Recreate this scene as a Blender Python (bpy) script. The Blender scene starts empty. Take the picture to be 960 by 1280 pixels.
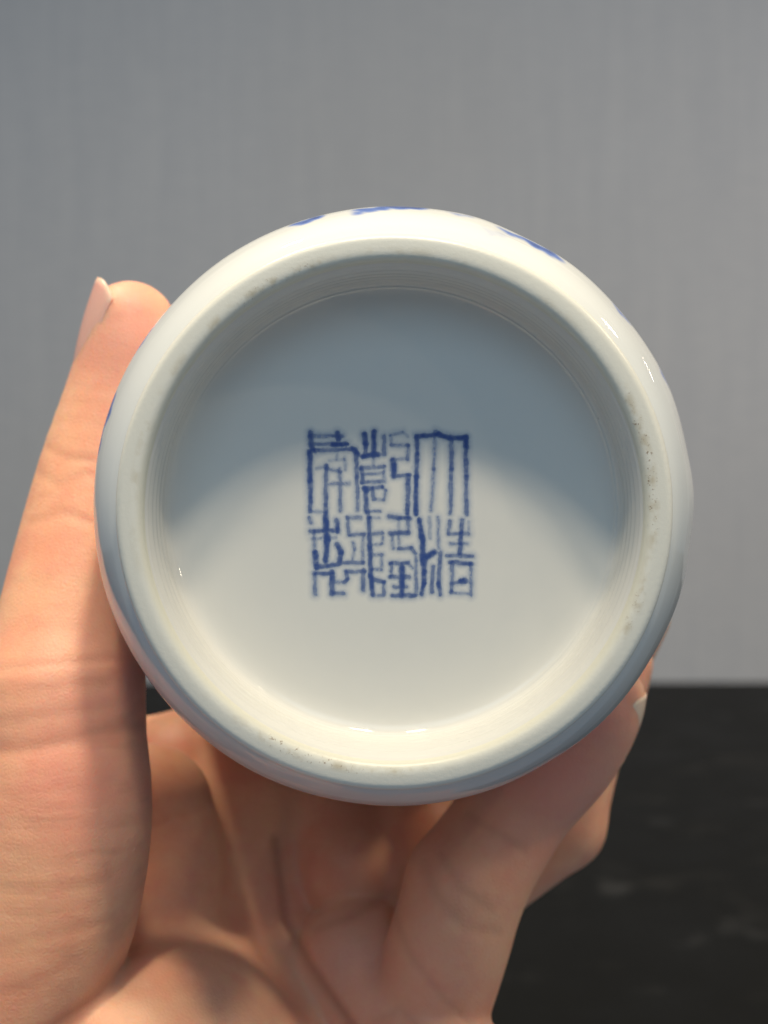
import bpy, math, random
import numpy as np
from mathutils import Vector, Matrix

# ------------------------------------------------------------------ camera, world, lamps and fill lights, exposure
sc = bpy.context.scene
H = 262.0                    # eye height over the table top, mm
F = 1700.0                   # focal length in photo pixels (960 wide)
MM = 0.001
cam_d = bpy.data.cameras.new('camera')
cam = bpy.data.objects.new('camera', cam_d)
sc.collection.objects.link(cam)
cam.location = (0, 0, H * MM)
cam.rotation_euler = (math.radians(90), 0, 0)
cam_d.sensor_fit = 'HORIZONTAL'
cam_d.sensor_width = 36.0
cam_d.lens = 36.0 * F / 960.0
cam_d.clip_start = 0.005
cam_d.clip_end = 50
cam_d.dof.use_dof = True
cam_d.dof.focus_distance = 0.176
cam_d.dof.aperture_fstop = cam_d.lens / 2.1
sc.camera = cam

world = bpy.data.worlds.new('World')
sc.world = world
world.use_nodes = True
bg = world.node_tree.nodes['Background']
bg.inputs['Color'].default_value = (0.60, 0.79, 1.0, 1)
bg.inputs['Strength'].default_value = 0.185

def lamp(name, az, el, dist, power, size, col):
    """area light: az degrees to the right of straight up seen from the camera, el degrees from the view axis"""
    d = bpy.data.lights.new(name, 'AREA')
    d.shape = 'DISK'; d.size = size; d.energy = power; d.color = col
    o = bpy.data.objects.new(name, d)
    sc.collection.objects.link(o)
    a, e = math.radians(az), math.radians(el)
    v = Vector((math.sin(a) * math.sin(e), -math.cos(e), math.cos(a) * math.sin(e)))
    tgt = Vector((0, 0.18, H * MM))
    o.location = tgt + v * dist
    o.rotation_euler = (-v).to_track_quat('-Z', 'Y').to_euler()
    return o
lamp('ceiling_lamp', 9, 65.5, 1.25, 8.7, 0.115, (1.0, 0.86, 0.645))
lamp('ceiling_lamp', -6, 66, 1.25, 7.9, 0.115, (1.0, 0.86, 0.645))
lamp('ceiling_lamp', 40, 62, 1.5, 1.0, 0.05, (1.0, 0.86, 0.66))
lamp('ceiling_lamp', 78, 60, 1.6, 0.6, 0.045, (1.0, 0.84, 0.64))
lamp('ceiling_lamp', -21, 99, 1.3, 9.5, 0.10, (1.0, 0.84, 0.64))
lamp('ceiling_lamp', 52, 92, 1.4, 4.0, 0.12, (1.0, 0.83, 0.60))
# added cool fill light, wide and unseen, behind and above the camera
cool_fill = lamp('cool_fill_light', -8, 33, 1.7, 5.4, 1.3, (0.52, 0.77, 1.0))
cool_fill.data.shape = 'RECTANGLE'; cool_fill.data.size = 1.5; cool_fill.data.size_y = 0.8
# added warm light, unseen, to brighten the right side of the wall
wl = lamp('wall_fill_light', 60, 90, 1.0, 4.5, 0.2, (1.0, 0.82, 0.66))
wl.location = (1.5, 1.25, 1.05); wl.rotation_euler = (math.radians(38), math.radians(8), 0)

vs = sc.view_settings
sc.display_settings.display_device = 'sRGB'
vs.view_transform = 'Standard'; vs.look = 'None'; vs.gamma = 1.0; vs.use_curve_mapping = False
vs.exposure = 0.08
sc.render.engine = 'CYCLES'
sc.cycles.use_denoising = True
sc.cycles.max_bounces = 10
sc.cycles.sample_clamp_indirect = 6

# ------------------------------------------------------------------ helpers
def link(o): sc.collection.objects.link(o); return o
def mesh_obj(name, verts, faces, mat, parent=None, smooth=True, loc=None):
    me = bpy.data.meshes.new(name)
    me.from_pydata([tuple(v) for v in verts], [], [tuple(f) for f in faces])
    me.materials.append(mat)
    if smooth: me.polygons.foreach_set('use_smooth', [True] * len(me.polygons))
    me.update()
    o = link(bpy.data.objects.new(name, me))
    if parent: o.parent = parent
    if loc is not None: o.location = loc
    return o
def attr(o, name, vals):
    a = o.data.attributes.new(name, 'FLOAT', 'POINT')
    a.data.foreach_set('value', np.asarray(vals, dtype=np.float32))
def P(px, py, d):            # photo pixel + distance along the view axis (mm) -> mm, camera at origin
    return np.array([(px - 480) / F * d, d, (640 - py) / F * d])

class NT:
    def __init__(s, name):
        s.m = bpy.data.materials.new(name); s.m.use_nodes = True
        s.t = s.m.node_tree; s.t.nodes.clear()
        s.out = s.t.nodes.new('ShaderNodeOutputMaterial')
    def n(s, typ, ins=None, **kw):
        x = s.t.nodes.new(typ)
        for k, v in kw.items(): setattr(x, k, v)
        for k, v in (ins or {}).items():
            if hasattr(v, 'is_linked') or isinstance(v, bpy.types.NodeSocket): s.t.links.new(v, x.inputs[k])
            else: x.inputs[k].default_value = v
        return x
    def math(s, op, a, b=0.0, clamp=False):
        return s.n('ShaderNodeMath', {0: a, 1: b}, operation=op, use_clamp=clamp).outputs[0]
    def mix(s, f, a, b, blend='MIX'):
        x = s.n('ShaderNodeMix', None, data_type='RGBA', blend_type=blend)
        for i, v in ((0, f), (6, a), (7, b)):
            if isinstance(v, bpy.types.NodeSocket): s.t.links.new(v, x.inputs[i])
            else: x.inputs[i].default_value = v
        return x.outputs[2]
    def ramp(s, f, p0, p1):
        x = s.n('ShaderNodeMapRange', {0: f, 1: p0, 2: p1}, interpolation_type='SMOOTHSTEP')
        return x.outputs[0]
    def noise(s, vec, scale, detail=3, rough=0.5):
        return s.n('ShaderNodeTexNoise', {'Vector': vec, 'Scale': scale, 'Detail': detail, 'Roughness': rough}).outputs[0]
    def scale(s, vec, v):
        return s.n('ShaderNodeVectorMath', {0: vec, 1: v}, operation='MULTIPLY').outputs[0]
    def attr(s, name): return s.n('ShaderNodeAttribute', attribute_name=name).outputs['Fac']
    def obj(s): return s.n('ShaderNodeTexCoord').outputs['Object']
    def bump(s, h, dist, strength=1.0, normal=None):
        i = {'Height': h, 'Distance': dist, 'Strength': strength}
        if normal is not None: i['Normal'] = normal
        return s.n('ShaderNodeBump', i).outputs[0]
    def done(s, sock):
        s.t.links.new(sock, s.out.inputs['Surface']); return s.m

# ------------------------------------------------------------------ materials
def mat_wall():
    t = NT('grey_linen_wall'); c = t.obj()
    streak = t.noise(t.scale(c, (1, 1, 0.05)), 60, 4, 0.6)
    weave = t.noise(t.scale(c, (0.12, 1, 1)), 220, 2)
    cloud = t.noise(c, 1.6, 3)
    f = t.math('ADD', t.math('MULTIPLY', streak, 0.55), t.math('MULTIPLY', weave, 0.45))
    col = t.mix(t.ramp(f, 0.35, 0.68), (0.555, 0.585, 0.64, 1), (0.62, 0.645, 0.69, 1))
    col = t.mix(t.math('MULTIPLY', t.ramp(cloud, 0.4, 0.7), 0.25), col, (0.56, 0.565, 0.58, 1))
    b = t.n('ShaderNodeBsdfPrincipled', {'Base Color': col, 'Roughness': 0.75, 'Normal': t.bump(f, 0.001, 0.3)})
    return t.done(b.outputs[0])
def mat_table():
    t = NT('black_tabletop'); c = t.obj()
    sm = t.noise(c, 9, 4, 0.6); sp = t.noise(c, 15, 3)
    col = t.mix(t.ramp(sm, 0.52, 0.75), (0.005, 0.0048, 0.0038, 1), (0.030, 0.029, 0.027, 1))
    col = t.mix(t.math('MULTIPLY', t.ramp(sp, 0.60, 0.78), 0.45), col, (0.10, 0.10, 0.10, 1))
    b = t.n('ShaderNodeBsdfPrincipled', {'Base Color': col, 'Roughness': t.math('ADD', t.math('MULTIPLY', sm, 0.3), 0.45),
            'Specular IOR Level': 0.12})
    return t.done(b.outputs[0])
GLAZE = (0.74, 0.75, 0.72, 1)
def glaze_coat(t, col, rough=0.16, bumpamt=0.00012):
    c = t.obj()
    nb = t.bump(t.noise(c, 90, 2), bumpamt, 0.6)
    b = t.n('ShaderNodeBsdfPrincipled', {'Base Color': col, 'Roughness': 0.55, 'Specular IOR Level': 0.1,
            'Coat Weight': 0.9, 'Coat Roughness': rough, 'Coat IOR': 1.5, 'Normal': nb, 'Coat Normal': nb})
    return t.done(b.outputs[0])
def mat_body():
    t = NT('blue_and_white_glaze'); c = t.obj()
    a = t.attr('cobalt')
    n1 = t.noise(c, 420, 3, 0.6)
    ink = t.math('MULTIPLY', a, t.math('ADD', t.math('MULTIPLY', n1, 0.9), 0.45), True)
    base = t.mix(t.math('MULTIPLY', t.noise(c, 60, 2), 0.3), GLAZE, (0.65, 0.71, 0.75, 1))
    col = t.mix(t.ramp(ink, 0.0, 0.55), base, (0.13, 0.22, 0.58, 1))
    col = t.mix(t.ramp(ink, 0.45, 1.0), col, (0.018, 0.03, 0.17, 1))
    return glaze_coat(t, col, 0.035)
def mat_recess():
    t = NT('glazed_base'); c = t.obj()
    sp = t.noise(c, 700, 1)
    base = t.mix(t.math('MULTIPLY', t.noise(c, 50, 3), 0.5), (0.74, 0.725, 0.67, 1), (0.70, 0.70, 0.665, 1))
    col = t.mix(t.math('MULTIPLY', t.ramp(sp, 0.80, 0.86), 0.35), base, (0.30, 0.28, 0.25, 1))
    return glaze_coat(t, col, 0.03, 0.00016)
def mat_foot():
    t = NT('biscuit_foot_rim'); c = t.obj()
    r = t.n('ShaderNodeVectorMath', {0: t.scale(c, (1, 0, 1))}, operation='LENGTH').outputs['Value']
    band = t.math('SUBTRACT', 1.0, t.math('MULTIPLY', t.math('ABSOLUTE', t.math('SUBTRACT', r, 0.03255)), 1150.0), True)
    inner = t.ramp(r, 0.0326, 0.0315)
    big = t.noise(c, 55, 2); fine = t.noise(c, 2000, 3, 0.7); mid = t.noise(c, 380, 3, 0.6)
    grime = t.math('MULTIPLY', band, t.ramp(mid, 0.42, 0.66))
    speck = t.math('MULTIPLY', t.math('MULTIPLY', t.ramp(fine, 0.58, 0.66), t.ramp(big, 0.52, 0.64)), t.ramp(band, 0.0, 0.5))
    col = t.mix(inner, (0.77, 0.755, 0.67, 1), (0.72, 0.70, 0.585, 1))
    col = t.mix(t.math('MULTIPLY', t.math('MULTIPLY', grime, t.ramp(big, 0.36, 0.60)), 0.75), col, (0.52, 0.45, 0.31, 1))
    col = t.mix(t.math('MULTIPLY', speck, 0.8), col, (0.26, 0.17, 0.09, 1))
    rg = t.math('ADD', t.math('MULTIPLY', band, 0.35), 0.28, True)
    b = t.n('ShaderNodeBsdfPrincipled', {'Base Color': col, 'Roughness': rg, 'Specular IOR Level': 0.35,
            'Normal': t.bump(fine, 0.00006, 0.5)})
    return t.done(b.outputs[0])
def mat_mark():
    t = NT('cobalt_seal_ink'); c = t.obj()
    a = t.attr('ink')
    n = t.noise(c, 1900, 3, 0.65)
    ink = t.math('MULTIPLY', a, t.math('ADD', t.math('MULTIPLY', n, 1.1), 0.47), True)
    col = t.mix(t.ramp(ink, 0.15, 1.05), (0.27, 0.39, 0.62, 1), (0.035, 0.075, 0.26, 1))
    b = t.n('ShaderNodeBsdfPrincipled', {'Base Color': col, 'Roughness': 0.55, 'Specular IOR Level': 0.1,
            'Coat Weight': 0.9, 'Coat Roughness': 0.06, 'Coat IOR': 1.5})
    tr = t.n('ShaderNodeBsdfTransparent')
    mx = t.n('ShaderNodeMixShader', {0: t.math('MULTIPLY', ink, 1.05, True), 1: tr.outputs[0], 2: b.outputs[0]})
    return t.done(mx.outputs[0])
def mat_skin():
    t = NT('skin'); c = t.obj()
    red = t.attr('red'); wr = t.attr('wrinkle'); cr = t.attr('crease')
    blot = t.noise(c, 75, 5, 0.68)
    col = t.mix(t.ramp(blot, 0.35, 0.7), (0.86, 0.47, 0.28, 1), (0.82, 0.365, 0.225, 1))
    col = t.mix(t.math('MULTIPLY', t.ramp(t.noise(c, 230, 4, 0.7), 0.5, 0.72), 0.35), col, (0.80, 0.33, 0.24, 1))
    col = t.mix(t.math('MULTIPLY', red, 0.75, True), col, (0.78, 0.34, 0.28, 1))
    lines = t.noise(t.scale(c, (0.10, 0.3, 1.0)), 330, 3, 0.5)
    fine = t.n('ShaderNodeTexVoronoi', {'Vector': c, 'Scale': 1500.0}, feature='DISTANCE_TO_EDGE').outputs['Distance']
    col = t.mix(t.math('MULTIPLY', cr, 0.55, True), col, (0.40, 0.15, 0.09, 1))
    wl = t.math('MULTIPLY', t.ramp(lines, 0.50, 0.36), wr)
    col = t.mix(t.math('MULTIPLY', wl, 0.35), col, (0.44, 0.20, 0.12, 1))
    nb = t.bump(t.math('MULTIPLY', lines, wr), 0.0003, 0.7)
    nb = t.bump(fine, 0.00014, 0.5, nb)
    nb = t.bump(t.noise(c, 260, 3), 0.0003, 0.4, nb)
    b = t.n('ShaderNodeBsdfPrincipled', {'Base Color': col, 'Roughness': 0.48, 'Specular IOR Level': 0.38,
            'Subsurface Weight': 0.75, 'Subsurface Radius': (1.0, 0.36, 0.18), 'Subsurface Scale': 0.003, 'Normal': nb})
    b.subsurface_method = 'RANDOM_WALK'
    return t.done(b.outputs[0])
def mat_nail():
    t = NT('finger_nail'); c = t.obj()
    f = t.attr('free')
    col = t.mix(f, (0.78, 0.42, 0.34, 1), (0.84, 0.60, 0.45, 1))
    b = t.n('ShaderNodeBsdfPrincipled', {'Base Color': col, 'Roughness': 0.3, 'Subsurface Weight': 0.3,
            'Subsurface Radius': (1.0, 0.4, 0.25), 'Subsurface Scale': 0.001})
    return t.done(b.outputs[0])

M_wall, M_table, M_body, M_recess, M_foot, M_mark, M_skin, M_nail = (
    mat_wall(), mat_table(), mat_body(), mat_recess(), mat_foot(), mat_mark(), mat_skin(), mat_nail())

# ------------------------------------------------------------------ setting: wall and table
D_WALL = H / (852 - 640) * F / 1000.0
def box(x0, x1, y0, y1, z0, z1):
    v = [(x, y, z) for x in (x0, x1) for y in (y0, y1) for z in (z0, z1)]
    f = [(0, 1, 3, 2), (4, 6, 7, 5), (0, 4, 5, 1), (2, 3, 7, 6), (0, 2, 6, 4), (1, 5, 7, 3)]
    return v, f
v, f = box(-2.6, 2.6, D_WALL, D_WALL + 0.08, -0.8, 2.2)
w = mesh_obj('wall', v, f, M_wall, smooth=False)
w['kind'] = 'structure'; w['label'] = 'plain grey woven wall panel behind the black table'
v, f = box(-1.6, 1.6, 0.42, D_WALL - 0.004, -0.04, 0.0)
tb = mesh_obj('table', v, f, M_table, smooth=False)
bv = tb.modifiers.new('bevel', 'BEVEL'); bv.width = 0.006; bv.segments = 3
tb['label'] = 'black tabletop with faint smudges standing against the grey wall'; tb['category'] = 'table'

# ------------------------------------------------------------------ the vase
C0 = P(492.5, 643, 170)                      # centre of the foot rim
TILT = math.radians(2.7)                      # mouth end a little higher than the foot
AX = np.array([0.0, math.cos(TILT), math.sin(TILT)])
UP = np.array([0.0, -math.sin(TILT), math.cos(TILT)])
vase = link(bpy.data.objects.new('porcelain_vase', None))
vase.empty_display_size = 0.02
vase.location = ((C0 + np.array([0, 0, H])) * MM).tolist()
vase.rotation_euler = (TILT, 0, 0)
vase['label'] = 'white porcelain vase with cobalt blue painting, its footed base and square seal mark showing'
vase['category'] = 'vase'

def catmull(pts, n):
    p = np.array(pts, float); p = np.vstack([2 * p[0] - p[1], p, 2 * p[-1] - p[-2]]); out = []
    for i in range(1, len(p) - 2):
        for k in range(n):
            t = k / n
            out.append(0.5 * ((2 * p[i]) + (-p[i-1] + p[i+1]) * t + (2*p[i-1] - 5*p[i] + 4*p[i+1] - p[i+2]) * t*t
                              + (-p[i-1] + 3*p[i] - 3*p[i+1] + p[i+2]) * t**3))
    out.append(p[-2]); return np.array(out)

def lathe(name, prof, seg, mat, disp=None, close_end=False):
    """profile of (radius, depth) mm about local Y"""
    prof = np.asarray(prof, float); n = len(prof)
    th = np.linspace(0, 2 * math.pi, seg, endpoint=False)
    r = np.repeat(prof[:, 0][:, None], seg, 1); y = np.repeat(prof[:, 1][:, None], seg, 1)
    T = np.repeat(th[None, :], n, 0)
    if disp is not None: r = r + disp(T, y, r)
    V = np.stack([r * np.cos(T), y, r * np.sin(T)], -1).reshape(-1, 3) * MM
    i = np.arange(n - 1)[:, None] * seg; j = np.arange(seg)[None, :]; j2 = (j + 1) % seg
    Fq = np.stack([i + j, i + seg + j, i + seg + j2, i + j2], -1).reshape(-1, 4)
    faces = Fq.tolist(); verts = V.tolist()
    if close_end:
        verts.append((0, prof[-1, 1] * MM, 0)); c = len(verts) - 1; b = (n - 1) * seg
        faces += [(b + k, c, b + (k + 1) % seg) for k in range(seg)]
    return mesh_obj(name, verts, faces, mat, vase), T, y, r

# base recess: inner wall, glaze line, floor
wallp = catmull([(31.35, 1.1), (30.95, 1.9), (30.65, 3.2), (30.4, 5.0), (30.2, 7.0), (30.0, 8.2)], 7)
FLOOR = 10.0
floorp = catmull([(29.95, 8.45), (29.7, 8.95), (29.25, 9.4), (28.4, 9.76), (27.0, 9.95), (25.0, FLOOR)], 12)
recp = np.vstack([wallp, floorp, [(20, FLOOR), (10, FLOOR), (4, FLOOR)]])
rng = np.random.default_rng(4)
def throw_rings(T, y, r):
    m = np.clip((y - 1.2) / 1.0, 0, 1) * np.clip((9.2 - y) / 1.0, 0, 1)
    return m * (0.03 * np.sin(y * 4.1 + .4 * np.sin(T)) + 0.014 * np.sin(y * 10 + 1 + 1.5 * np.sin(T * 2))) + 0.05 * np.sin(2 * T + 1) * m
ro = lathe('base_recess', recp, 480, M_recess, throw_rings, True)[0]
# a thread of pooled glaze where wall and floor meet, thicker on one side
co = np.empty(len(ro.data.vertices) * 3); ro.data.vertices.foreach_get('co', co); co = co.reshape(-1, 3)
rr = np.hypot(co[:, 0], co[:, 2]) / MM; aa = np.arctan2(co[:, 2], co[:, 0])
co[:, 1] -= 0.13 * MM * np.exp(-((rr - 29.3) / 0.14) ** 2) * np.clip(0.45 + 0.75 * np.cos(aa - 1.0), 0, 1)
ro.data.vertices.foreach_set('co', co.ravel()); ro.data.update()
# foot rim: the bare crest and the short outer wall of the foot
footp = catmull([(31.35, 1.1), (31.6, 0.58), (32.05, 0.18), (32.7, 0.0), (33.6, 0.03), (34.4, 0.18), (34.92, 0.6),
                 (35.1, 1.35), (35.2, 2.2), (35.0, 3.4), (34.4, 4.5)], 5)
def rim_wobble(T, y, r):
    return 0.05 * np.sin(T * 3 + 1) + 0.03 * np.sin(T * 7) - 0.03
lathe('foot_ring', footp, 480, M_foot, lambda T, y, r: rim_wobble(T, y, r) * np.clip((r - 31.35) / 1, 0, 1))
# outer body, shoulder, neck, lip and inside
bodyp = catmull([(34.45, 4.4), (34.8, 5.0), (35.7, 5.7), (37.1, 6.9), (38.5, 8.9), (39.6, 11.2), (40.7, 14.5), (41.4, 19.5),
                 (42.05, 26), (42.8, 38), (44.0, 55), (46.4, 80), (47.4, 103), (45.5, 126), (40, 143), (30, 155),
                 (21, 162), (17.5, 170), (17.2, 184), (19.5, 194), (22.0, 199), (22.4, 200.3), (21.4, 200.4),
                 (18, 194), (15.2, 184), (15.4, 170), (19, 164), (28, 157), (38, 144), (43, 126), (45, 103), (44, 80),
                 (41, 50), (38, 25), (30, 13), (2, 12.5)], 9)
def lobes(T, y, r):
    m = np.clip((y - 7) / 6, 0, 1) * np.clip((150 - y) / 10, 0, 1) * (r > 39.0)
    a = T - 0.25
    side = np.clip(np.cos(a) * 1.2, 0, 1)             # the carved undulation is stronger on one side
    return m * ((0.015 + 0.085 * side) * np.sin(T * 15 + 0.9 * np.sin(T * 5) + y * 0.05) + 0.035 * np.sin(T * 9 + y * .11))
bo, T, Y, R = lathe('body', bodyp, 640, M_body, lobes)
# cobalt painting on the outside of the body (angle from +x, depth): leaves, scrolls and flowers
def seg_dist(px, py, a, b):
    ax, ay = a; bx, by = b
    dx, dy = bx - ax, by - ay
    L = dx * dx + dy * dy + 1e-9
    t = np.clip(((px - ax) * dx + (py - ay) * dy) / L, 0, 1)
    return np.hypot(px - ax - t * dx, py - ay - t * dy), t
outer = (np.arange(len(bodyp)) < 19 * 9)[:, None] & (Y > 5)
cob = np.zeros_like(T)
def stroke(pts, w0, w1, dens):
    global cob
    S = 42.0
    for a, b in zip(pts[:-1], pts[1:]):
        c = 0.5 * (a[0] + b[0])
        dT = (T - c + math.pi) % (2 * math.pi) - math.pi
        d, t = seg_dist(dT * S, Y, ((a[0] - c) * S, a[1]), ((b[0] - c) * S, b[1]))
        w = w0 + (w1 - w0) * t
        cob = np.maximum(cob, dens * np.clip((w - d) / 1.5 + 0.5, 0, 1))
def ang(px, py): return math.atan2(640 - py, px - 492)
for (px, py, y0, wd, ln, dn) in ((381, 280, 13.3, .8, .035, .95), (462, 262, 12.8, .9, .04, .75), (500, 260, 14.0, .9, .055, 1.0),
                                  (448, 268, 11.6, .6, .01, .6), (575, 268, 13.4, .5, .03, .45), (640, 290, 12.6, .7, .035, .6),
                                  (672, 306, 12.9, .9, .045, .95), (690, 315, 12.2, .6, .03, .7), (612, 298, 9.6, .8, .03, .22),
                                  (777, 392, 13.6, .6, .03, .6), (833, 470, 13.9, .6, .02, .5),
                                  (136, 520, 13.6, .7, .045, .95), (128, 560, 14.2, .7, .05, .7), (180, 430, 14.3, .6, .05, .55),
                                  ):
    t0 = ang(px, py)
    y0 -= 1.0; wd *= 1.6; dn *= .85; stroke([(t0 - ln, y0 + .8), (t0, y0 + .2), (t0 + ln, y0 + .9)], wd, wd * .5, dn)
for k in range(15):
    t0 = 2 * math.pi * k / 15 + rng.uniform(-.05, .05)
    for row in range(5):
        y0 = 21 + row * 25 + rng.uniform(-2, 2); s = 1 if (k + row) % 2 else -1
        stroke([(t0 + .06 * s * math.sin(q * .9), y0 + q * 3.2) for q in range(8)], .8, .5, .8)
        for q in range(6):
            a = q * math.pi / 3
            stroke([(t0 + .01, y0 + 9), (t0 + .01 + .085 * math.cos(a), y0 + 9 + 3.6 * math.sin(a))], .4, 1.5, .65)
        for q in range(3):
            stroke([(t0 + .05 * s, y0 + 6 * q), (t0 + .17 * s, y0 + 6 * q + 3)], 1.3, .3, 1.0)
cob *= outer
attr(bo, 'cobalt', cob.reshape(-1))

# the square six character seal mark, painted on the floor of the recess
CH = [
 ((375, 530), 10.667, [
  ((140,120),(150,290),60,.8), ((140,160),(560,160),45,.6), ((500,120),(510,200),50,.85), ((150,270),(640,270),40,.6),
  ((440,270),(610,265),45,1), ((180,352),(700,335),42,.7), ((160,330),(200,370),40,.8), ((130,370),(135,760),55,.9),
  ((135,760),(140,1160),50,.8), ((740,340),(760,700),48,.7), ((760,700),(770,1150),45,.6), ((700,330),(775,405),45,.9),
  ((140,1160),(350,1180),38,.45), ((350,560),(340,1180),48,.7), ((220,590),(350,570),36,.4), ((340,590),(540,630),38,.55),
  ((600,450),(600,610),36,.4), ((390,490),(590,470),34,.32), ((530,600),(540,1150),44,.58), ((400,800),(660,790),40,.5),
  ((490,390),(490,480),34,.35)]),
 ((440, 530), 10.67, [
  ((165,140),(180,260),55,.95), ((180,260),(175,420),48,.75), ((290,110),(295,420),52,1), ((430,160),(425,400),45,.65),
  ((140,430),(330,405),52,.95), ((330,405),(440,400),38,.5), ((290,420),(285,540),34,.4), ((110,590),(430,565),42,.6),
  ((140,670),(420,655),38,.55), ((130,780),(400,765),42,.6), ((135,580),(140,780),45,.7), ((430,560),(430,770),36,.45),
  ((150,865),(400,835),44,.7), ((160,860),(200,890),50,.9), ((185,870),(195,1170),50,.75), ((280,850),(285,1000),44,.65),
  ((400,840),(450,885),36,.5), ((450,885),(420,1005),36,.5), ((285,1010),(430,1010),36,.45), ((190,1160),(380,1160),36,.42),
  ((510,150),(680,110),36,.42), ((680,110),(745,170),32,.3), ((510,160),(520,280),36,.42), ((520,282),(750,282),40,.52),
  ((745,282),(740,470),44,.55), ((540,480),(740,465),38,.42), ((550,480),(558,685),60,1), ((560,692),(770,682),44,.68),
  ((748,690),(742,1190),50,.8)]),
 ((510, 530), 10.667, [
  ((110,165),(400,140),48,.95), ((400,140),(570,185),48,.95), ((570,185),(770,185),48,.95), ((365,100),(430,150),46,.6),
  ((115,170),(125,400),46,.8), ((125,400),(110,700),44,.8), ((110,700),(105,1200),46,.95), ((355,190),(345,600),40,.5),
  ((345,600),(308,1150),42,.52), ((580,180),(577,600),50,.68), ((577,600),(565,1190),48,.66), ((770,180),(775,700),50,.72),
  ((775,700),(780,1200),48,.68), ((768,180),(776,300),52,.95)]),
 ((375, 635), 10.105, [
  ((120,120),(140,190),40,.6), ((130,290),(480,282),42,.72), ((325,110),(340,400),60,1), ((340,400),(325,665),52,.95),
  ((460,150),(475,295),44,.85), ((150,390),(450,370),36,.42), ((175,290),(190,560),40,.55), ((190,560),(205,750),55,.9),
  ((470,460),(520,560),50,.9), ((520,560),(490,695),46,.85), ((210,745),(480,710),46,.75), ((520,692),(800,690),40,.65),
  ((590,120),(760,120),42,.55), ((600,130),(620,340),40,.6), ((640,342),(820,330),40,.6), ((800,340),(790,690),38,.5),
  ((670,440),(690,520),40,.5), ((690,520),(660,680),36,.42), ((180,822),(400,830),46,.72), ((190,830),(190,1090),44,.6),
  ((400,810),(408,1080),52,.9), ((410,1080),(550,1080),42,.62), ((450,930),(580,930),40,.5), ((580,800),(600,890),42,.65),
  ((600,890),(560,945),40,.6), ((600,800),(820,800),42,.62), ((800,790),(800,1030),48,.7)]),
 ((450, 635), 10.667, [
  ((120,130),(130,500),48,.8), ((130,500),(145,900),50,.85), ((145,900),(165,1150),50,.85), ((100,40),(115,150),40,.6),
  ((120,130),(260,130),34,.4), ((100,40),(280,40),34,.36), ((140,350),(290,325),42,.6), ((300,340),(300,470),38,.5),
  ((200,490),(290,480),36,.45), ((180,620),(300,620),38,.52), ((295,620),(285,820),36,.46), ((160,820),(280,820),38,.52),
  ((160,950),(320,985),46,.8), ((320,990),(320,1150),40,.6), ((170,1170),(310,1160),38,.52), ((390,115),(660,138),46,.8),
  ((640,130),(640,320),42,.6), ((520,130),(520,310),34,.4), ((400,340),(650,325),46,.75), ((430,350),(440,540),38,.5),
  ((515,350),(520,540),36,.46), ((510,545),(690,535),42,.62), ((690,540),(735,600),42,.62), ((400,735),(640,730),44,.7),
  ((420,740),(420,920),42,.6), ((400,920),(660,920),44,.68), ((560,790),(560,1170),56,.95), ((450,1050),(620,1050),42,.62),
  ((430,1165),(720,1165),46,.75), ((640,740),(700,800),38,.5), ((740,640),(760,1150),40,.46)]),
 ((510, 635), 10.667, [
  ((150,160),(190,400),50,.98), ((190,400),(200,650),54,.95), ((290,120),(290,400),38,.4), ((400,120),(410,540),38,.5),
  ((195,640),(215,690),80,1), ((200,690),(350,590),56,.98), ((208,690),(215,850),50,.9), ((215,850),(210,1000),48,.85),
  ((210,1000),(180,1145),46,.85), ((330,780),(320,1120),46,.72), ((430,600),(410,1000),48,.7), ((410,1000),(425,1150),44,.75),
  ((110,700),(100,1150),40,.42), ((560,180),(540,340),46,.6), ((720,160),(690,640),48,.78), ((540,345),(810,340),42,.6),
  ((810,180),(810,340),34,.36), ((560,475),(780,470),38,.5), ((520,630),(860,642),42,.66), ((560,722),(850,742),46,.78),
  ((590,730),(580,1120),44,.62), ((840,740),(840,1160),40,.55), ((590,1012),(740,972),40,.62), ((715,975),(760,968),60,.9),
  ((740,972),(830,1000),36,.42), ((560,1120),(840,1150),36,.46)]),
]
STEP = 0.68
gx = np.arange(366, 614, STEP); gy = np.arange(521, 768, STEP)
GX, GY = np.meshgrid(gx, gy)
keep = np.ones_like(GX); wash = np.zeros_like(GX)
rs = np.random.default_rng(11)
wobx = sum(a * np.sin(GX * k1 + GY * k2 + ph) for a, k1, k2, ph in ((.5, .21, .13, 0), (.35, .09, .37, 2), (.25, .5, .31, 4)))
woby = sum(a * np.sin(GX * k1 + GY * k2 + ph) for a, k1, k2, ph in ((.5, .15, .22, 1), (.35, .33, .07, 3), (.25, .41, .45, 5)))
for (ox, oy), s, segs in CH:
    for a, b, wd, dn in segs:
        A = (ox + a[0] / s, oy + a[1] / s); B = (ox + b[0] / s, oy + b[1] / s)
        d, t = seg_dist(GX + .6 * wobx, GY + .6 * woby, A, B)
        hw = 0.5 * wd / s * 0.80
        pr = np.exp(-np.maximum(d - hw * 0.5, 0) ** 2 / (2 * (0.85 * hw) ** 2))
        ph = rs.uniform(0, 6.28)
        pr = pr * (0.88 + 0.12 * np.sin(t * rs.uniform(4, 9) + ph))
        keep *= 1 - np.clip(dn ** 1.25 * 0.95 * pr, 0, 1)
        wash = np.maximum(wash, dn * np.exp(-(d / 6.0) ** 2))
ink = 1 - keep * (1 - 0.46 * wash)
ink = np.where(ink < 0.02, 0, ink)
Rm = np.stack([np.array([1.0, 0, 0]), AX, UP], 1)           # columns: local x, y, z in camera frame
dirs = np.stack([(GX - 480) / F, np.ones_like(GX), (640 - GY) / F], -1).reshape(-1, 3)
pl = C0 + AX * (FLOOR - 0.03)
tt = ((pl @ AX)) / (dirs @ AX)
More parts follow.
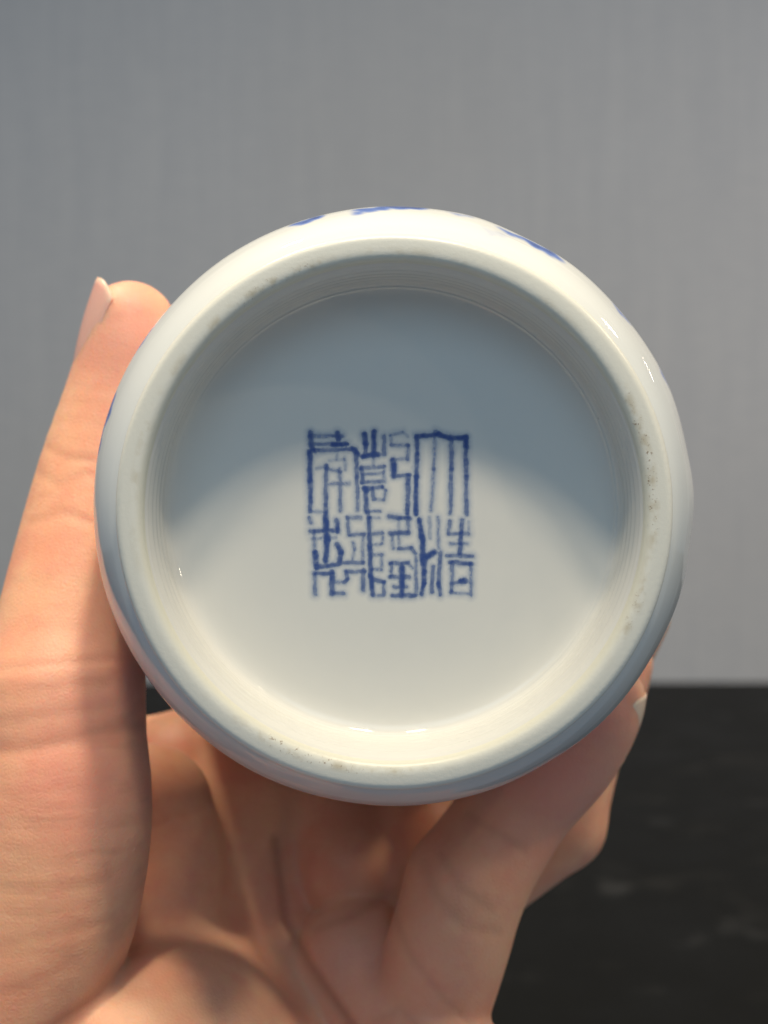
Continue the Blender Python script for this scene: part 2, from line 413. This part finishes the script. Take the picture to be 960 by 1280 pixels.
loc = (dirs * tt[:, None] - C0) @ Rm
nx, ny = len(gx), len(gy)
i = np.arange(ny - 1)[:, None] * nx; j = np.arange(nx - 1)[None, :]
quads = np.stack([i + j, i + nx + j, i + nx + j + 1, i + j + 1], -1).reshape(-1, 4)
mk = mesh_obj('seal_mark', (loc * MM).tolist(), quads.tolist(), M_mark, vase)
mk['label'] = 'blue square seal of six painted characters'
attr(mk, 'ink', ink.reshape(-1))

# ------------------------------------------------------------------ the hand (signed distance field, meshed by surface nets)
VX = 0.72
LO = np.array([-125.0, 70.0, -258.0]); HI = np.array([66.0, 312.0, 52.0])
DIM = np.ceil((HI - LO) / VX).astype(int)
field = np.full(DIM, 30.0, np.float32)
axs = [LO[k] + VX * np.arange(DIM[k]) for k in range(3)]
def axis_at(d): return C0 + AX * ((d - C0[1]) / AX[1])
bp_y = bodyp[:16 * 9, 1]; bp_r = bodyp[:16 * 9, 0]
def vase_r(y): return np.interp(y, bp_y, bp_r)
def region(pts, rad, pad=11.0):
    p = np.array(pts); lo = p.min(0) - max(rad) - pad; hi = p.max(0) + max(rad) + pad
    a = np.clip(((lo - LO) / VX).astype(int), 0, DIM - 1); b = np.clip(((hi - LO) / VX).astype(int) + 1, 1, DIM)
    return tuple(slice(a[k], b[k]) for k in range(3))
def chain(pts, rad, k, sub=4, flat=None):
    """smooth tube through pts with radii rad, blended into the field over k mm; flat=(dir, factor) squashes it along dir"""
    q = catmull([list(p) + [r] for p, r in zip(pts, rad)], sub) if len(pts) > 2 else np.array([list(p) + [r] for p, r in zip(pts, rad)])
    s = region(q[:, :3], q[:, 3])
    X, Yy, Z = np.meshgrid(axs[0][s[0]], axs[1][s[1]], axs[2][s[2]], indexing='ij')
    G = np.stack([X, Yy, Z], -1).astype(np.float32)
    best = np.full(X.shape, 1e3, np.float32)
    for a, b in zip(q[:-1], q[1:]):
        ab = (b - a)[:3].astype(np.float32); L = float(ab @ ab) + 1e-6
        pa = G - a[:3].astype(np.float32)
        t = np.clip((pa @ ab) / L, 0, 1)
        v = pa - t[..., None] * ab
        if flat is not None:
            nrm = np.asarray(flat[0], np.float32); nrm = nrm / np.linalg.norm(nrm)
            v = v + (v @ nrm)[..., None] * nrm * np.float32(1 / flat[1] - 1)
        d = np.sqrt((v * v).sum(-1)) - (a[3] + (b[3] - a[3]) * t)
        best = np.minimum(best, d)
    f0 = field[s]
    if k > 0:
        h = np.maximum(k - np.abs(f0 - best), 0) / k
        field[s] = np.minimum(f0, best) - h * h * k * 0.25
    else: field[s] = np.minimum(f0, best)

def polar(phi, rho, d):     # around the vase axis, phi degrees from +x
    c = axis_at(d); a = math.radians(phi)
    return c + np.array([math.cos(a), 0, 0]) * rho + UP * (math.sin(a) * rho)

# forearm, wrist, palm, and hidden flesh added to block lamp light
chain([(-88, 88, -226), (-78, 140, -216), (-60, 200, -188), (-42, 238, -150)], [29, 28, 27, 25], 0)
chain([(-42, 238, -150), (-32, 258, -115), (-18, 262, -82)], [24, 23, 19], 10)
chain([(-30, 275, -118), (-14, 285, -78)], [20, 17], 10)
chain([P(235, 985, 258), (-6, 256, -62)], [15.0, 15.0], 8)
chain([(-46, 258, -58), (-74, 270, -34)], [12.5, 12.5], 6)  # added behind the thumb, out of view, to block the overhead lamp
chain([(-62, 222, -31), (-69, 252, -37)], [12, 12], 4)  # hidden lump added to keep lamp light off the palm hollow
chain([P(250, 1000, 280), (2, 282, -62)], [14.5, 14.5], 8)
# hollow of the palm: heel and the web between thumb and forefinger
chain([(-52, 216, -122), P(105, 1345, 203), P(235, 1330, 208), P(420, 1420, 228), P(480, 1440, 228)], [18, 13.5, 12, 14, 13], 7)
chain([P(272, 1095, 243), P(262, 1165, 236), P(245, 1240, 224), P(225, 1320, 208)], [8.5, 9.5, 10.5, 11], 15)
chain([P(520, 1040, 244), P(530, 1100, 240)], [9, 9], 3)
chain([P(330, 1080, 246), P(345, 1190, 238), P(360, 1300, 228)], [8, 8.5, 9], 5)
chain([P(185, 1010, 233), P(195, 1090, 230), P(165, 1230, 222), P(130, 1340, 215)], [11, 11.5, 12.5, 14], 5)
# pads at the root of the fingers
chain([P(425, 1040, 250), P(445, 1085, 243)], [12.0, 11.0], 1.6)
chain([P(450, 1205, 233), P(472, 1250, 229), P(515, 1300, 222), P(555, 1360, 216)], [11.5, 11.3, 11.3, 12.5], 1.4)
# little, ring and middle finger behind the vase
chain([polar(-108, 62, 286), polar(-76, 62, 287), polar(-58, 57, 285), polar(-42, 54, 284)], [8.5, 8, 7.2, 6.2], 3)
chain([polar(-105, 64, 269), polar(-66, 65, 269), polar(-46, 57, 268), polar(-27, 54.5, 267)], [9.5, 8.6, 7.8, 6.6], 2)
chain([P(470, 1190, 252), P(590, 1105, 249), P(697, 1028, 247)], [10.5, 9.0, 8.6], 2)
chain([P(697, 1028, 247), P(727, 932, 249), P(762, 862, 249), P(776, 830, 249)], [8.6, 7.6, 6.6, 5.8], 1.5)
# forefinger
chain([P(455, 1430, 228), P(525, 1285, 223), P(562, 1175, 221), P(582, 1105, 222)], [11.0, 9.9, 9.9, 9.7], 1.0)
chain([P(582, 1105, 222), P(648, 1008, 225), P(706, 945, 222), P(742, 900, 219), P(764, 872, 218)], [9.7, 8.9, 8.4, 7.2, 5.4], 1.5)
# thumb
chain([P(-70, 1480, 208), P(-20, 1370, 203), P(12, 1260, 201), P(62, 1140, 200), P(80, 1010, 201), P(74, 880, 205)],
      [16, 14.5, 13.2, 12.8, 12.9, 12.2], 1.2)
chain([P(74, 880, 205), P(100, 735, 212), P(128, 598, 218), P(150, 500, 220), P(163, 445, 220.5), P(163, 409, 220.5)],
      [12.2, 11.3, 10.3, 8.9, 8.4, 7.4], 2.5)
# flesh gives way where it presses on the vase
s = (slice(None),) * 3
X, Yy, Z = np.meshgrid(axs[0], axs[1], axs[2], indexing='ij', sparse=True)
rel_y = (Yy - C0[1]) * AX[1] + (Z - C0[2]) * AX[2]
rel_u = (Yy - C0[1]) * UP[1] + (Z - C0[2]) * UP[2]
rad_ = np.sqrt((X - C0[0]) ** 2 + rel_u ** 2)
cyl = (vase_r(np.clip(rel_y, 0, 140)) - 0.25 - rad_).astype(np.float32)
cyl[np.broadcast_to(rel_y < 1, cyl.shape)] = -20
h = np.maximum(1.6 - np.abs(field - cyl), 0) / 1.6
field = np.maximum(field, cyl) + h * h * 0.4
del cyl, rad_, h

def surface_nets(fd):
    neg = fd < 0
    c = [neg[a:neg.shape[0] - 1 + a, b:neg.shape[1] - 1 + b, e:neg.shape[2] - 1 + e] for a in (0, 1) for b in (0, 1) for e in (0, 1)]
    cnt = sum(x.astype(np.int8) for x in c)
    cells = np.argwhere((cnt > 0) & (cnt < 8))
    idx = np.full(cnt.shape, -1, np.int32); idx[tuple(cells.T)] = np.arange(len(cells))
    acc = np.zeros((len(cells), 3)); num = np.zeros(len(cells))
    corners = [np.array((a, b, e)) for a in (0, 1) for b in (0, 1) for e in (0, 1)]
    for p in range(8):
        for q in range(p + 1, 8):
            if np.abs(corners[p] - corners[q]).sum() != 1: continue
            fp = fd[tuple((cells + corners[p]).T)]; fq = fd[tuple((cells + corners[q]).T)]
            m = (fp < 0) != (fq < 0)
            t = np.where(m, fp / np.where(m, fp - fq, 1), 0)
            pt = corners[p] + t[:, None] * (corners[q] - corners[p])
            acc[m] += pt[m]; num[m] += 1
    V = LO + VX * (cells + acc / num[:, None])
    quads = []
    for ax in range(3):
        o1, o2 = (ax + 1) % 3, (ax + 2) % 3
        sl0 = [slice(None)] * 3; sl1 = [slice(None)] * 3
        sl0[ax] = slice(0, -1); sl1[ax] = slice(1, None)
        n0, n1 = neg[tuple(sl0)], neg[tuple(sl1)]
        e = np.argwhere(n0 != n1)
        e = e[(e[:, o1] > 0) & (e[:, o2] > 0) & (e[:, o1] < fd.shape[o1] - 1) & (e[:, o2] < fd.shape[o2] - 1)]
        flip = n0[tuple(e.T)]
        u = np.zeros(3, int); u[o1] = 1; w_ = np.zeros(3, int); w_[o2] = 1
        q = np.stack([idx[tuple((e - u - w_).T)], idx[tuple((e - w_).T)], idx[tuple(e.T)], idx[tuple((e - u).T)]], -1)
        q[~flip] = q[~flip][:, ::-1]
        quads.append(q)
    return V, np.vstack(quads)
V, Q = surface_nets(field)
del field
# a little relaxation
E = np.vstack([Q[:, [0, 1]], Q[:, [1, 2]], Q[:, [2, 3]], Q[:, [3, 0]]])
deg = np.bincount(E.ravel(), minlength=len(V)).astype(float)
def relax(V, lam):
    A = np.stack([np.bincount(E[:, 0], V[E[:, 1], k], len(V)) + np.bincount(E[:, 1], V[E[:, 0], k], len(V)) for k in range(3)], 1)
    return V + lam * (A / deg[:, None] - V)
for _ in range(3): V = relax(relax(V, 0.5), -0.45)
def normals(V):
    n = np.cross(V[Q[:, 2]] - V[Q[:, 0]], V[Q[:, 3]] - V[Q[:, 1]])
    N = np.stack([sum(np.bincount(Q[:, c], n[:, k], len(V)) for c in range(4)) for k in range(3)], 1)
    return N / (np.linalg.norm(N, axis=1)[:, None] + 1e-9)
N = normals(V)
PX = 480 + F * V[:, 0] / V[:, 1]; PY = 640 - F * V[:, 2] / V[:, 1]
front = np.clip(-(N * V).sum(1) / np.linalg.norm(V, axis=1) * 4, 0, 1)
crease = np.zeros(len(V)); disp = np.zeros(len(V))
def fold(pts, d0, d1, w, depth):
    """a skin crease through the given points, w pixels wide, depth mm deep, only on skin between d0 and d1 mm away"""
    global crease, disp
    best = np.full(len(V), 1e3)
    for a, b in zip(pts[:-1], pts[1:]):
        best = np.minimum(best, seg_dist(PX, PY, a, b)[0])
    m = np.exp(-(best / w) ** 2) * front * (V[:, 1] > d0) * (V[:, 1] < d1)
    disp -= .5 * depth * m; crease = np.maximum(crease, m * min(1, depth * 1.1))
fold([(48, 590), (75, 607), (105, 590), (135, 600)], 195, 225, 6, .22)
fold([(60, 560), (85, 572), (118, 575)], 195, 225, 5, .25)
fold([(38, 652), (80, 640), (120, 655)], 195, 225, 6, .25)
fold([(-20, 940), (45, 934), (95, 922), (150, 912), (185, 905)], 180, 212, 9, .38)
fold([(-20, 905), (60, 893), (140, 880)], 180, 212, 6, .18)
fold([(-20, 868), (50, 862), (150, 850)], 180, 212, 6, .18)
fold([(-20, 838), (70, 828), (150, 822)], 180, 212, 5, .22)
for k, y in enumerate((968, 990, 1012, 1036, 1060, 1088, 1112, 1140)):
    fold([(-20, y + 4), (60, y - 2), (120 + 7 * (k % 3), y - 6)], 170, 212, 4, .09)
fold([(-20, 1185), (70, 1168), (140, 1150)], 170, 212, 9, .22)
fold([(-20, 1250), (40, 1232), (90, 1205)], 170, 212, 9, .18)
fold([(585, 1018), (620, 1040), (655, 1062)], 205, 235, 6, .26)
fold([(530, 1075), (545, 1120), (580, 1158), (622, 1165)], 205, 235, 7, .26)
fold([(552, 1068), (575, 1110), (612, 1135)], 205, 235, 6, .22)
fold([(395, 1160), (445, 1142), (500, 1108)], 215, 262, 7, .35)
fold([(470, 1275), (500, 1262), (540, 1300)], 205, 262, 7, .25)
fold([(503, 1085), (491, 1135), (513, 1195), (556, 1250), (600, 1290)], 205, 250, 5, .25)
fold([(345, 1050), (358, 1150), (385, 1205), (440, 1285)], 205, 262, 7, .8)
fold([(170, 1185), (120, 1245), (60, 1290)], 185, 240, 7, .5)
V = V + N * disp[:, None]
def blob(c, r): return np.exp(-((V - np.asarray(c)) ** 2).sum(1) / r ** 2)
red = np.zeros(len(V))
for c, r, a in ((P(163, 420, 214), 11, .75), (P(690, 960, 215), 14, .95), (P(740, 900, 212), 10, .9), (P(120, 880, 196), 13, .6),
                (P(130, 960, 192), 15, .5), (P(450, 1220, 222), 13, .5), (P(540, 1130, 212), 10, .25), (P(770, 850, 245), 10, .6),
                (P(60, 900, 194), 12, .35), (P(530, 1200, 214), 10, .3)):
    red = np.maximum(red, a * blob(c, r))
wr = np.clip(np.maximum.reduce([1.1 * blob(P(40, 1040, 195), 30), .8 * blob(P(60, 860, 198), 18), .5 * blob(P(80, 600, 212), 12),
                                .35 * blob(P(60, 1220, 195), 22), np.full(len(V), .12)]), 0, 1) * .55
org = np.array([-42, 238, -150.0])
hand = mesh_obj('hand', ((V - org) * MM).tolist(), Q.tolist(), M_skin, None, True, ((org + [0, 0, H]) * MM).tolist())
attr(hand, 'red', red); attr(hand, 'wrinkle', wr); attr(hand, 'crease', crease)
hand['label'] = 'bare hand gripping the vase from below between thumb and fingers'
hand['category'] = 'hand'

def nail(base, tip, out, width, curve, lift=0.4, thick=0.45, free=2.2):
    """curved nail plate from base to tip (mm), out = direction it faces"""
    base, tip, out = (np.asarray(a, float) for a in (base, tip, out))
    L = np.linalg.norm(tip - base); ax = (tip - base) / L
    out = out - ax * (out @ ax); out /= np.linalg.norm(out); side = np.cross(ax, out)
    nu, nv = 17, 15; vs_, fr = [], []
    for layer in (0, 1):
        for a in range(nv):
            tv = a / (nv - 1)
            for b in range(nu):
                u = 2 * b / (nu - 1) - 1
                hw = width / 2 * (1 - 0.10 * (1 - tv))
                end = L * tv - 3.2 * abs(u) ** 3 * max(0, tv - .5) * 2 - (1 - u * u) * 1.2 * (1 - tv)
                p = base + ax * end + side * (hw * u) + out * (-curve * u * u + lift - thick * layer - 1.1 * (2 * tv - 1) ** 2 * .5)
                vs_.append((p - org) * MM); fr.append(np.clip((L * tv - (L - free) + .6 * u * u) / .6, 0, 1))
    fc = []
    n = nu * nv
    for a in range(nv - 1):
        for b in range(nu - 1):
            q = (a * nu + b, a * nu + b + 1, (a + 1) * nu + b + 1, (a + 1) * nu + b)
            fc.append(q); fc.append(tuple(n + x for x in q[::-1]))
    ring = [b for b in range(nu)] + [a * nu + nu - 1 for a in range(1, nv)] + [(nv - 1) * nu + b for b in range(nu - 2, -1, -1)] + [a * nu for a in range(nv - 2, 0, -1)]
    for a, b in zip(ring, ring[1:] + ring[:1]): fc.append((b, a, n + a, n + b))
    o = mesh_obj('nail', vs_, fc, M_nail, hand)
    attr(o, 'free', fr)
    return o
to = np.array([-0.95, -0.30, 0.05])
nail(P(163, 472, 220.5) + to * 9.6, P(172, 352, 220.5) + to * 6.9, to, 11.2, 2.6, 0.2, 0.25, 0.9)
fo = np.array([0.86, -0.22, -0.36])
nail(P(738, 908, 219.2) + fo * 7.5, P(766, 850, 217.5) + fo * 6.3, fo, 9.5, 2.5, 0.3, 0.25, 4.5)
mo = np.array([0.9, 0.1, -0.4])
nail(P(742, 900, 249) + mo * 6.6, P(776, 815, 249) + mo * 5.4, mo, 9.5, 2.2, 0.2, 0.3)
